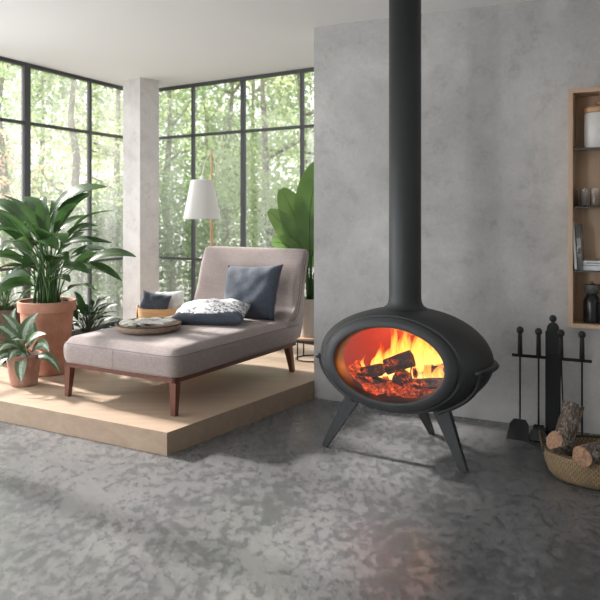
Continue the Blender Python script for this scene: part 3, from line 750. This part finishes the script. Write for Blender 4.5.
for b, m_, t_, wd in [((100, 318), (104, 305), (118, 304), 6), ((98, 326), (108, 316), (120, 320), 6), ((90, 318), (88, 300), (94, 290), 6), ((96, 335), (104, 326), (116, 330), 7),
                      ((78, 320), (72, 304), (62, 300), 8), ((74, 330), (66, 318), (54, 318), 7), ((74, 340), (64, 330), (56, 336), 7), ((84, 316), (80, 298), (74, 292), 7), ((92, 312), (100, 300), (110, 297), 6)]:
    lv.add(base, at(*b, Yr-.1), at(*m_, Yr-.15), at(*t_, Yr-.2), wd*1.2*Yr/F, q.uniform(-.4, .4), .002, fold=.25, nseg=8, nrm=Vector((q.uniform(-.3, .3), -.6, .8)))
lv.build(dk, DARKLEAF, STEM_D)

# dark woven planter at the far left
Ys = 6.1; wc = Vector(((6-300)/F*Ys, Ys, PL+.001))
wp = thing('planter', 'dark brown woven planter at the left behind the large terracotta pot', 'planter', wc)
bpy.context.view_layer.update()
DW = wicker('dark_weave', (.10, .065, .045), (.16, .11, .08))
po = obj('basket_wall', lathe([(.12, 0), (.15, .01), (.19, .20), (.19, .40), (.18, .44), (.17, .43), (.17, .30)], 48), DW, wp); add_uv(po, 48, 7)
obj('soil', lathe([(0, .34), (.172, .34), (.172, .36), (0, .37)], 24), SOIL, wp)
lv = Leaves(); base = wc+Vector((0, 0, .36))
for i in range(26):
    a_ = q.uniform(0, 2*PI); r_ = q.uniform(.05, .12); h_ = q.uniform(.08, .35)
    P0 = base+Vector((math.cos(a_)*r_, math.sin(a_)*r_, h_)); P2 = P0+Vector((math.cos(a_)*.14, math.sin(a_)*.14, q.uniform(-.08, .08))); P1 = (P0+P2)/2+Vector((0, 0, .06))
    lv.add(base, P0, P1, P2, q.uniform(.04, .07), q.uniform(-.5, .5), .003, nseg=8)
lv.build(wp, LEAF, STEM)

# banana plant on a side table beside the wall end
Yb = 6.12; bc = Vector(((311-300)/F*Yb, Yb, 0))
tb = thing('side_table', 'small round side table with black wire legs beside the wall end', 'side table', (bc.x, bc.y, PL+.001))
zt = .33-PL
obj('table_top', lathe([(0, zt-.018), (.150, zt-.018), (.155, zt-.014), (.155, zt-.004), (.150, zt), (0, zt)], 48), OAK_SH, tb, angle=40)
obj('bottom_ring', tube([(.13*math.cos(2*PI*i/32), .13*math.sin(2*PI*i/32), .006) for i in range(33)], .0055, 8), BLACK, tb)
for k in range(4):
    a_ = 2*PI*k/4+.5; obj('leg', tube([(.13*math.cos(a_), .13*math.sin(a_), .004), (.13*math.cos(a_), .13*math.sin(a_), zt-.016)], .006, 8), BLACK, tb)
bp = thing('potted_plant', 'tall broad-leaved plant in a pale pot on the side table', 'plant', (bc.x, bc.y, .332))
bpy.context.view_layer.update()
pot(bp, [(0, 0), (.085, 0), (.092, .006), (.115, .28), (.117, .32), (.109, .32), (.10, .25), (.08, .2)], POTW, .295, .106)
lv = Leaves(); base = Vector((bc.x, bc.y, .62))
for b, m_, t_, wd, d1, rl in [((305, 262), (301, 222), (281, 189), 25, .0, .1), ((299, 262), (291, 226), (268, 211), 17, -.1, .0), ((310, 250), (306, 200), (322, 160), 26, .1, .1),
                          ((302, 264), (288, 238), (272, 243), 13, -.15, -.2), ((312, 256), (322, 220), (342, 205), 22, .1, 0), ((308, 268), (312, 236), (308, 206), 20, .25, .2)]:
    lv.add(base+Vector((q.uniform(-.03, .03), q.uniform(-.03, .03), 0)), at(*b, Yb-.02), at(*m_, Yb+d1/2), at(*t_, Yb+d1), wd*1.35*Yb/F, rl, .007, nseg=18, fold=.12, nrm=Vector((.2, -1, .35)), shape=1.0, pw=.5)
for i in range(7):
    a_ = q.uniform(0, 2*PI); t = base+Vector((math.cos(a_)*.05, math.sin(a_)*.05, .25)); lv.S.append(tube([base+Vector((math.cos(a_)*.03, math.sin(a_)*.03, 0)), t], [.011, .006], 8))
lv.build(bp, BANANA, STEM)

# storage basket with two cushions behind the daybed
Yk = 6.55; kc = Vector(((160.5-300)/F*Yk, Yk, PL+.001))
zr = .515-PL
bk = thing('storage_basket', 'natural bent-wood storage basket with cushions behind the daybed', 'basket', kc)
obj('basket_wall', lathe([(0, .002), (.185, .002), (.19, .01), (.205, zr-.005), (.206, zr), (.197, zr), (.18, .014), (0, .012)], 56, 1, .85), BAMBOO, bk, angle=40)
obj('handle', tube([(-.205+.0*i, -.05*math.cos(PI*i/10), zr-.12+.14*math.sin(PI*i/10)) for i in range(11)], .007, 8), BAMBOO, bk)
obj('handle', tube([(.205, -.05*math.cos(PI*i/10), zr-.12+.14*math.sin(PI*i/10)) for i in range(11)], .007, 8), BAMBOO, bk)
c3 = obj('cushion', cushion(.28, .30, .10, 12), SLATE); tag(c3, 'small dark slate cushion sticking out of the storage basket', 'cushion')
orient(c3, kc+Vector((-.06, -.03, zr-.01)), (1, 0, -.22), (-.1, -1, .25))
c4 = obj('cushion', cushion(.27, .28, .09, 14), WHITEFAB); tag(c4, 'small white cushion sticking out of the storage basket', 'cushion')
orient(c4, kc+Vector((.075, .065, zr-.0)), (1, 0, .06), (.1, -1, .22))

# floor lamp
Yl = 6.9; lc = Vector(((211.7-300)/F*Yl, Yl, PL+.001))
lamp = thing('floor_lamp', 'slim wooden floor lamp with hanging white shade by the window', 'lamp', lc)
zt = EYE+62/F*Yl-PL
obj('base', lathe([(0, 0), (.14, 0), (.145, .006), (.14, .018), (.03, .024), (0, .024)], 40), ASH, lamp, angle=40)
obj('pole', tube([(0, 0, .02), (0, 0, .9), (0, 0, zt-.02), (0, 0, zt)], [.017, .015, .010, .006], 14), ASH, lamp)
SH = M('lamp_shade_linen', (.86, .86, .85), .9); tr_ = N(SH, 'BsdfTranslucent'); tr_.inputs[0].default_value = (.9, .9, .88, 1); mx_ = N(SH, 'MixShader'); mx_.inputs[0].default_value = .35
L(SH, bsdf(SH).outputs[0], mx_.inputs[1]); L(SH, tr_.outputs[0], mx_.inputs[2]); L(SH, mx_.outputs[0], SH.node_tree.nodes['Material Output'].inputs[0])
sx0 = (202-300)/F*6.68-lc.x; sy0 = 6.68-lc.y
z1, z0 = EYE+30/F*6.68-PL, EYE-9/F*6.68-PL
shd = obj('lamp_shade', mv(lathe([(.03, z1+.001), (.098, z1), (.102, z1-.003), (.175, z0), (.173, z0+.001), (.099, z1-.006), (.03, z1-.004)], 48), sx0, sy0), SH, lamp, angle=40)
obj('shade_cap', mv(lathe([(0, z1+.045), (.012, z1+.04), (.016, z1+.0), (.032, z1+.001), (.032, z1-.004), (0, z1-.004)], 20), sx0, sy0), SH, shd)
CORD = M('white_cord', (.85, .85, .83), .6)
obj('cord', join(tube([(sx0, sy0, z1+.04), (sx0*.75, sy0*.75, z1+.16), (sx0*.2, sy0*.2, zt-.05), (0, -.012, zt-.012)], .004, 6),
                 tube([(0.0, -.01, zt-.03), (.03, -.02, zt-.11), (.045, -.02, zt-.2), (.025, -.015, zt-.27), (.012, -.012, zt-.25)], .003, 6)), CORD, lamp)

# ------------------------------------------------------------ fireplace tools
def wallp(px, off): # point on the line parallel to the wall at distance off from it
    P = WA+WN*off; t = cross_px(px, P, WU); return P+WU*t
wang = math.atan2(WU.y, WU.x)
o0 = wallp(553, .28)
stand = thing('fireplace_tool_stand', 'black iron post and crossbar stand holding fireplace tools', 'tool stand', (o0.x, o0.y, 0), wang)
Yo = o0.y; zbar = EYE-(357.5-HOR)/F*Yo
zp = EYE-(331-HOR)/F*Yo
obj('base', box(-.13, .13, -.09, .09, 0, .012, .003), BLACK, stand, sm=False)
obj('post', join(box(-.043, .043, -.014, .014, .012, zp, .003)), BLACK, stand, sm=False)
prof = []
for i in range(9):
    a_ = PI*i/8; prof.append((.036*math.cos(a_), zp+.052*math.sin(a_)**.7))
obj('post_cap', (lambda n: ([Vector((x, -.013, z)) for x, z in prof]+[Vector((x, .013, z)) for x, z in prof], [tuple(range(n)), tuple(range(n, 2*n))[::-1]]+[(i, (i+1) % n, n+(i+1) % n, n+i) for i in range(n)]))(9), BLACK, stand, sm=False)
obj('finial', join(ball((0, 0, zp+.075), .022), tube([(0, 0, zp+.04), (0, 0, zp+.06)], .01, 10)), BLACK2, stand)
xb0 = (wallp(512, .30)-o0).dot(WU); xb1 = (wallp(592, .30)-o0).dot(WU)
obj('crossbar', box(xb0, xb1, -.030, -.0145, zbar-.009, zbar+.009, .003), BLACK, stand, sm=False)
tg = 'fireplace tools hanging on the stand'
def tool(px, kind, label, ztop_px):
    p = wallp(px, .28+.040); t = thing(kind, label, 'fireplace tool', (p.x, p.y, 0), wang, tg)
    zt_ = EYE-(ztop_px-HOR)/F*p.y
    obj('handle', join(ball((0, 0, zt_-.022), .022, 16, 1.05), tube([(0, 0, zt_-.04), (0, 0, zt_-.06), (0, 0, zbar+.012)], [.012, .013, .015], 12)), BLACK2, t)
    zb = {'fireplace_shovel': .115, 'hearth_brush': .10, 'fire_poker': .05, 'fire_tongs': .05}[kind]
    if kind != 'fire_tongs': obj('rod', tube([(0, 0, zbar+.012), (0, 0, zb)], .0055, 8), BLACK, t)
    if kind == 'fireplace_shovel':
        V = []; n = 8
        pts_ = [(-.035, .125), (.035, .125), (.055, .10), (.068, .005), (-.068, .005), (-.055, .10)]
        V = [Vector((x, -.006-.0*z, z)) for x, z in pts_]+[Vector((x, .002, z)) for x, z in pts_]
        V = [Vector((v_.x-.012*(.14-v_.z)*5, v_.y-(.14-v_.z)*.25, v_.z)) for v_ in V]
        Fc = [tuple(range(6)), tuple(range(6, 12))[::-1]]+[(i, (i+1) % 6, 6+(i+1) % 6, 6+i) for i in range(6)]
        obj('blade', (V, Fc), BLACK, t, sm=False)
    if kind == 'hearth_brush':
        obj('bristles', beam((0, -.01, .012), (0, 0, .085), .15, .045, (0, 1, 0), .055, .03), BLACK, t, sm=False)
        obj('ferrule', box(-.03, .03, -.02, .02, .082, .10, .003), BLACK, t, sm=False)
    if kind == 'fire_poker':
        obj('hook', tube([(0, 0, .06), (0, 0, .03), (.01, 0, .015), (.035, 0, .03)], [.0055, .0055, .005, .003], 8), BLACK, t)
    if kind == 'fire_tongs':
        for s_ in (-1, 1): obj('arm', tube([(0, s_*.005, zbar+.012), (s_*.008, s_*.005, .3), (s_*.012, s_*.004, .12), (s_*.004, 0, .04)], .0045, 8), BLACK, t)
tool(520, 'fireplace_shovel', 'black fireplace shovel at the left end of the crossbar', 326.5)
tool(538.6, 'hearth_brush', 'black hearth brush hanging just left of the post', 328)
tool(561, 'fire_tongs', 'black fire tongs hanging just right of the post', 329.5)
tool(582, 'fire_poker', 'black fire poker at the right end of the crossbar', 331)

# ------------------------------------------------------------ basket of logs
Bc = Vector(((606-300)/F*3.74, 3.74, 0))
lb = thing('log_basket', 'oval woven seagrass basket holding firewood on the floor', 'basket', Bc, -.35)
prf = [(.24, .004), (.262, .006), (.285, .03), (.302, .08), (.312, .13), (.312, .150), (.303, .151), (.292, .09), (.27, .03), (.24, .014)]
o = obj('basket_wall', lathe(prf, 72, 1, .72), WICK, lb); add_uv(o, 72, 10)
obj('basket_floor', lathe([(0, .004), (.242, .004), (.242, .014), (0, .014)], 48, 1, .72), WICK, lb)
obj('rim', tube([(.309*math.cos(2*PI*i/64), .309*.72*math.sin(2*PI*i/64), .153) for i in range(65)], .008, 8), WICK, lb)
obj('handle', tube([(-.305-.02*math.sin(PI*i/10), .06*math.cos(PI*i/10)-.03, .14+.085*math.sin(PI*i/10)) for i in range(11)], .006, 8), WICK, lb)
gl_ = 'firewood in the basket'
place_log('firewood_log', at(561, 450, 3.82), at(574, 405, 3.90), .056, 31, BARK, BARK, 'thick bark-covered log standing upright in the basket', 'log', gl_)
place_log('firewood_log', at(554, 440, 3.64), at(586, 462, 3.86), .046, 32, BARK, CUT, 'log with orange cut face poking over the left rim of the basket', 'log', gl_)
place_log('firewood_log', at(582, 457, 3.56), at(628, 442, 3.8), .052, 33, BARK, CUT, 'log with round cut face lying at the right of the basket', 'log', gl_)

# ------------------------------------------------------------ wall shelf
Dp = .20
P_ = WA+WN*Dp; t_ = cross_px(568.2, P_, WU); so = WA+WU*t_
sz0 = EYE-(327.5-HOR)/F*(P_+WU*t_).y; sz1 = EYE+(HOR-89)/F*(P_+WU*t_).y
SW = .62
shelf = thing('wall_shelf', 'tall oak box shelf with glass shelves on the cement wall', 'shelf', (so.x, so.y, sz0), wang)
Hs = sz1-sz0; th = .026
e = .002
obj('side_panel', box(0, th, -Dp, -e, 0, Hs, .001), OAK_Z, shelf, sm=False)
obj('side_panel', box(SW-th, SW, -Dp, -e, 0, Hs, .001), OAK_Z, shelf, sm=False)
obj('top_panel', box(th, SW-th, -Dp, -e, Hs-th, Hs), OAK_SH, shelf, sm=False)
obj('bottom_panel', box(th, SW-th, -Dp, -e, 0, th), OAK_SH, shelf, sm=False)
obj('back_panel', box(th, SW-th, -.012, -e, th, Hs-th), OAK_Z, shelf, sm=False)
gz = []
for py in (148.5, 207.5, 271):
    z = EYE-(py-HOR)/F*(wallp(576, Dp).y)-sz0; gz.append(z)
    obj('glass_shelf', box(th+.001, SW-th-.001, -Dp+.012, -.013, z-.004, z+.004), SHELFGLASS, shelf, sm=False)
def shp(px, off, z):
    p = wallp(px, off); return Vector((p.x, p.y, sz0+z))
j = shp(599.5, .105, gz[0]+.005)
jar = thing('storage_jar', 'white ceramic jar with wooden lid on the top glass shelf', 'jar', j)
obj('jar_body', lathe([(0, 0), (.082, 0), (.087, .006), (.087, .205), (.082, .212), (.076, .21), (.076, .02), (0, .015)], 40), CERAMIC, jar, angle=40)
lid = obj('lid', lathe([(0, .213), (.088, .213), (.090, .218), (.088, .243), (.078, .25), (0, .251)], 40), wood('beech_lid', (.45, .25, .12), (.56, .34, .18), 0, 20), jar, angle=40)
obj('knob', lathe([(0, .252), (.014, .252), (.016, .262), (.024, .27), (.022, .285), (0, .29)], 20), bpy.data.materials['beech_lid'], lid)
for px, off, h_, lab in ((582, .07, .105, 'clear drinking glass at the back left of the middle glass shelf'), (585.5, .14, .11, 'clear drinking glass at the front left of the middle glass shelf'), (595.5, .13, .112, 'clear drinking glass on the middle glass shelf near the picture edge')):
    p = shp(px, off, gz[1]+.005)
    o = obj('drinking_glass', lathe([(0, .0), (.026, 0), (.028, .003), (.031, h_), (.0295, h_), (.0265, .008), (0, .008)], 28), GLASSM, loc=p, angle=50)
    tag(o, lab, 'glass', 'drinking glasses on the shelf')
COVER = magmat('book_cover_print', [(.04, .04, .045), (.10, .10, .10), (.03, .03, .03), (.45, .45, .44), (.05, .05, .05)], 22)
def book(label, p, rot_e, wd, dp, ht, cover, group=None):
    b = thing('book', label, 'book', p, 0, group); b.rotation_euler = rot_e
    obj('cover', join(box(-wd/2, -wd/2+.003, -dp/2, dp/2, 0, ht), box(wd/2-.003, wd/2, -dp/2, dp/2, 0, ht), box(-wd/2, wd/2, -dp/2-.003, -dp/2, 0, ht)), cover, b, sm=False)
    obj('pages', box(-wd/2+.003, wd/2-.003, -dp/2, dp/2-.004, .003, ht-.003), PAPER, b, sm=False); return b
WHITEC = M('white_cover', (.70, .71, .72), .45); GREYC = M('grey_cover', (.28, .29, .30), .5)
b = book('thin white book leaning against the left side of the shelf', shp(577.2, .105, gz[2]+.008), (0, -.065, wang), .015, .15, .29, WHITEC)
b = book('black and white printed book leaning beside the thin white book', shp(581.6, .11, gz[2]+.008), (0, -.065, wang), .026, .15, .275, COVER)
for k, (lab, zz, cv) in enumerate((('lower of two white books lying flat on the lowest glass shelf', 0, WHITEC), ('upper of two white books lying flat on the lowest glass shelf', .030, WHITEC))):
    p = shp(598, .10, gz[2]+.005+zz); b = thing('book', lab, 'book', p, wang, 'flat books on the shelf')
    obj('cover', join(box(-.1, .1, -.07, .07, 0, .003), box(-.1, .1, -.07, .07, .024, .027), box(-.1, .1, -.072, -.069, 0, .027)), cv, b, sm=False)
    obj('pages', box(-.097, .097, -.069, .067, .003, .024), PAPER, b, sm=False)
    if k: obj('spine_title', box(-.06, .02, -.0735, -.0715, .010, .017), GREYC, b, sm=False)
m_ = shp(592, .11, th+.001)
pm = thing('pepper_mill', 'black pepper mill with grey top on the bottom of the shelf', 'pepper mill', m_)
BLK = M('black_lacquer', (.012, .012, .013), .25)
obj('mill_body', lathe([(0, 0), (.048, 0), (.05, .01), (.05, .13), (.043, .15), (.034, .165), (.030, .172), (0, .172)], 36), BLK, pm, angle=50)
obj('mill_head', lathe([(0, .173), (.030, .173), (.044, .185), (.048, .215), (.046, .232), (.0, .234)], 36), M('grey_stoneware', (.10, .10, .095), .5), pm, angle=50)
obj('knob', ball((0, 0, .245), .011), M('brass_knob', (.5, .36, .18), .3, .9), pm)
m_ = shp(605, .13, th+.001)
cn = thing('canister', 'low black canister at the right beside the pepper mill', 'canister', m_)
obj('canister_body', lathe([(0, 0), (.042, 0), (.046, .006), (.046, .12), (.04, .125), (0, .125)], 32), BLK, cn, angle=50)
obj('lid', lathe([(0, .126), (.04, .126), (.042, .13), (.04, .142), (0, .146)], 32), BLACK2, cn, angle=50)

# ------------------------------------------------------------ garden outside
GR = M('greyed_lawn', rough=1); L(GR, ramp(GR, noisen(GR, coords(GR), 3, 6, .7), [(.3, (.24, .245, .22)), (.7, (.36, .36, .335))]), bsdf(GR).inputs['Base Color'])  # lawn greyed so its sunlit bounce adds no green to the ceiling
tag(obj('garden_ground', box(-45, 45, -20, 60, -.30, -.13), GR, sm=False), 'pale garden ground outside the windows', 'ground', kind='structure')
def tleaf(name, c0, c1):
    m = leafmat(name, c0, c1, .6, 1.2, .45); return m
TL = [tleaf('pale_tree_leaves', (.30, .36, .23), (.46, .52, .36)), tleaf('mid_tree_leaves', (.19, .26, .15), (.33, .41, .26)), tleaf('deep_tree_leaves', (.12, .18, .10), (.22, .30, .17)), tleaf('yellow_leaves', (.46, .49, .30), (.60, .62, .42)), tleaf('pink_blossom', (.62, .40, .38), (.72, .58, .48))]
TB = M('tree_bark', rough=1); L(TB, ramp(TB, noisen(TB, coords(TB, (1, 1, .2)), 12, 5, .7), [(.3, (.16, .14, .10)), (.7, (.33, .31, .24))]), bsdf(TB).inputs['Base Color'])
def tree(loc, h, cr, z0, nl, lm, seed, label, name='tree', ls=.055, trunk_r=.09, branches=9):
    q = random.Random(seed); t = thing(name, label, 'tree' if name == 'tree' else 'bush', loc, 0, 'garden trees and bushes outside the windows')
    S = []; tips = []
    tp = [Vector((0, 0, 0))]
    for i in range(1, 9): tp.append(Vector((tp[-1].x+q.uniform(-.08, .08), tp[-1].y+q.uniform(-.08, .08), h*.85*i/8)))
    S.append(tube(tp, [trunk_r*(1-.8*i/8) for i in range(9)], 9))
    for b in range(branches):
        i = q.randint(2, 8); p = tp[i].copy(); a = q.uniform(0, 2*PI); ln_ = cr*q.uniform(.5, 1.0); d = Vector((math.cos(a), math.sin(a), q.uniform(.2, .9))).normalized(); bp_ = [p]
        for k in range(6):
            d = (d+Vector((q.uniform(-.25, .25), q.uniform(-.25, .25), q.uniform(-.1, .2)))).normalized(); bp_.append(bp_[-1]+d*ln_/6)
            if k > 1: tips.append(bp_[-1])
        S.append(tube(bp_, [trunk_r*.38*(1-.85*k/6) for k in range(7)], 6))
    V, Fc = [], []
    clumps = [x+Vector((q.gauss(0, .15), q.gauss(0, .15), q.gauss(0, .12))) for x in tips]
    for _ in range(int(len(tips)*.8)+14):
        a = q.uniform(0, 2*PI); r = cr*math.sqrt(q.random()); z = z0+(h-z0)*q.random(); k = 1-((z-(z0+h)/2)/((h-z0)/2+.01))**2*.6
        clumps.append(Vector((math.cos(a)*r*k, math.sin(a)*r*k, z)))
    for i in range(nl):
        c = q.choice(clumps); p = c+Vector((q.gauss(0, .22), q.gauss(0, .22), q.gauss(0, .18)))
        if p.z < 0.02: p.z = abs(p.z)+.02
        n = Vector((q.gauss(0, 1), q.gauss(0, 1), q.gauss(.4, 1))).normalized(); s = n.orthogonal().normalized(); s = Matrix.Rotation(q.uniform(0, 6.28), 3, n) @ s; u = n.cross(s)
        L_ = ls*q.uniform(.6, 1.4); b0 = len(V)
        V += [p-s*L_, p+u*L_*.45, p+s*L_, p-u*L_*.45]; Fc.append((b0, b0+1, b0+2, b0+3))
    me = bpy.data.meshes.new('crown'); me.from_pydata([tuple(v_) for v_ in V], [], Fc); me.materials.append(lm)
    o = bpy.data.objects.new('crown', me); col.objects.link(o); o.parent = t
    obj('trunk', join(*S), TB, t); return t
def gp_(px, Y): return ((px-300)/F*Y, Y, -.13)
#        px   Y    h   cr  z0   leaves mat seed
specs = [(75, 10.5, 5.4, 1.3, 2.6, 3600, 0, 1, 'forked pale tree outside, seen between the left window mullions'),
 (112, 12.5, 5.8, 1.3, 1.0, 3600, 3, 2, 'yellow-green tree outside, just left of the column'),
 (10, 10.0, 5.5, 1.5, 2.4, 4600, 1, 3, 'dense green tree outside at the far left window'),
 (172, 13.0, 5.6, 1.2, 1.5, 3000, 0, 4, 'pale airy tree outside, just right of the column'),
 (222, 12.5, 5.6, 1.3, 1.5, 4200, 1, 5, 'mid green tree outside behind the floor lamp'),
 (268, 11.0, 5.4, 1.3, 1.0, 4600, 0, 6, 'pale leafy tree outside behind the broad-leaved plant'),
 (312, 12.0, 5.8, 1.5, 1.2, 4200, 1, 7, 'green tree outside beside the wall end'),
 (46, 16.0, 6.5, 1.9, 1.5, 4200, 0, 8, 'far pale tree outside beyond the left window'),
 (-30, 13.0, 6.2, 1.9, 1.0, 4200, 2, 9, 'deep green tree outside beyond the left edge'),
 (140, 19.0, 7.0, 2.2, 1.0, 4200, 0, 10, 'far pale tree outside behind the column'),
 (205, 18.0, 7.0, 2.0, .8, 4200, 1, 11, 'far green tree outside between lamp and column'),
 (255, 18.0, 7.0, 2.2, .8, 4200, 3, 12, 'far yellow-green tree outside beyond the right window'),
 (320, 19.0, 7.0, 2.2, .8, 3600, 0, 13, 'far pale tree outside behind the wall end')]
for px, Y, h_, cr_, z0_, nl, mi, sd, lab in specs:
    tree(gp_(px, Y), h_, cr_, z0_, nl, TL[mi], sd, lab, ls=.05 if Y < 14 else .08)
tree(gp_(8, 9.2), 2.5, .55, 1.6, 700, TL[4], 31, 'slender bush with pink blossom outside the left window', 'bush', ls=.04, trunk_r=.03, branches=5)
for k, (px, Y, h_, cr_, mi, lab) in enumerate([(20, 9.6, 1.5, .9, 2, 'low deep green bush outside the far left window'), (85, 9.9, 1.4, .8, 1, 'low green bush outside below the forked tree'),
   (118, 11.0, 1.7, .8, 2, 'low bush outside just left of the column'), (178, 10.6, 1.8, .8, 1, 'low green bush outside right of the column'), (232, 10.2, 1.9, .9, 1, 'low green bush outside behind the lamp'), (290, 9.4, 2.0, .8, 0, 'low pale bush outside near the wall end')]):
    tree(gp_(px, Y), h_, cr_, .1, 2600, TL[mi], 40+k, lab, 'bush', ls=.045, trunk_r=.03, branches=8)
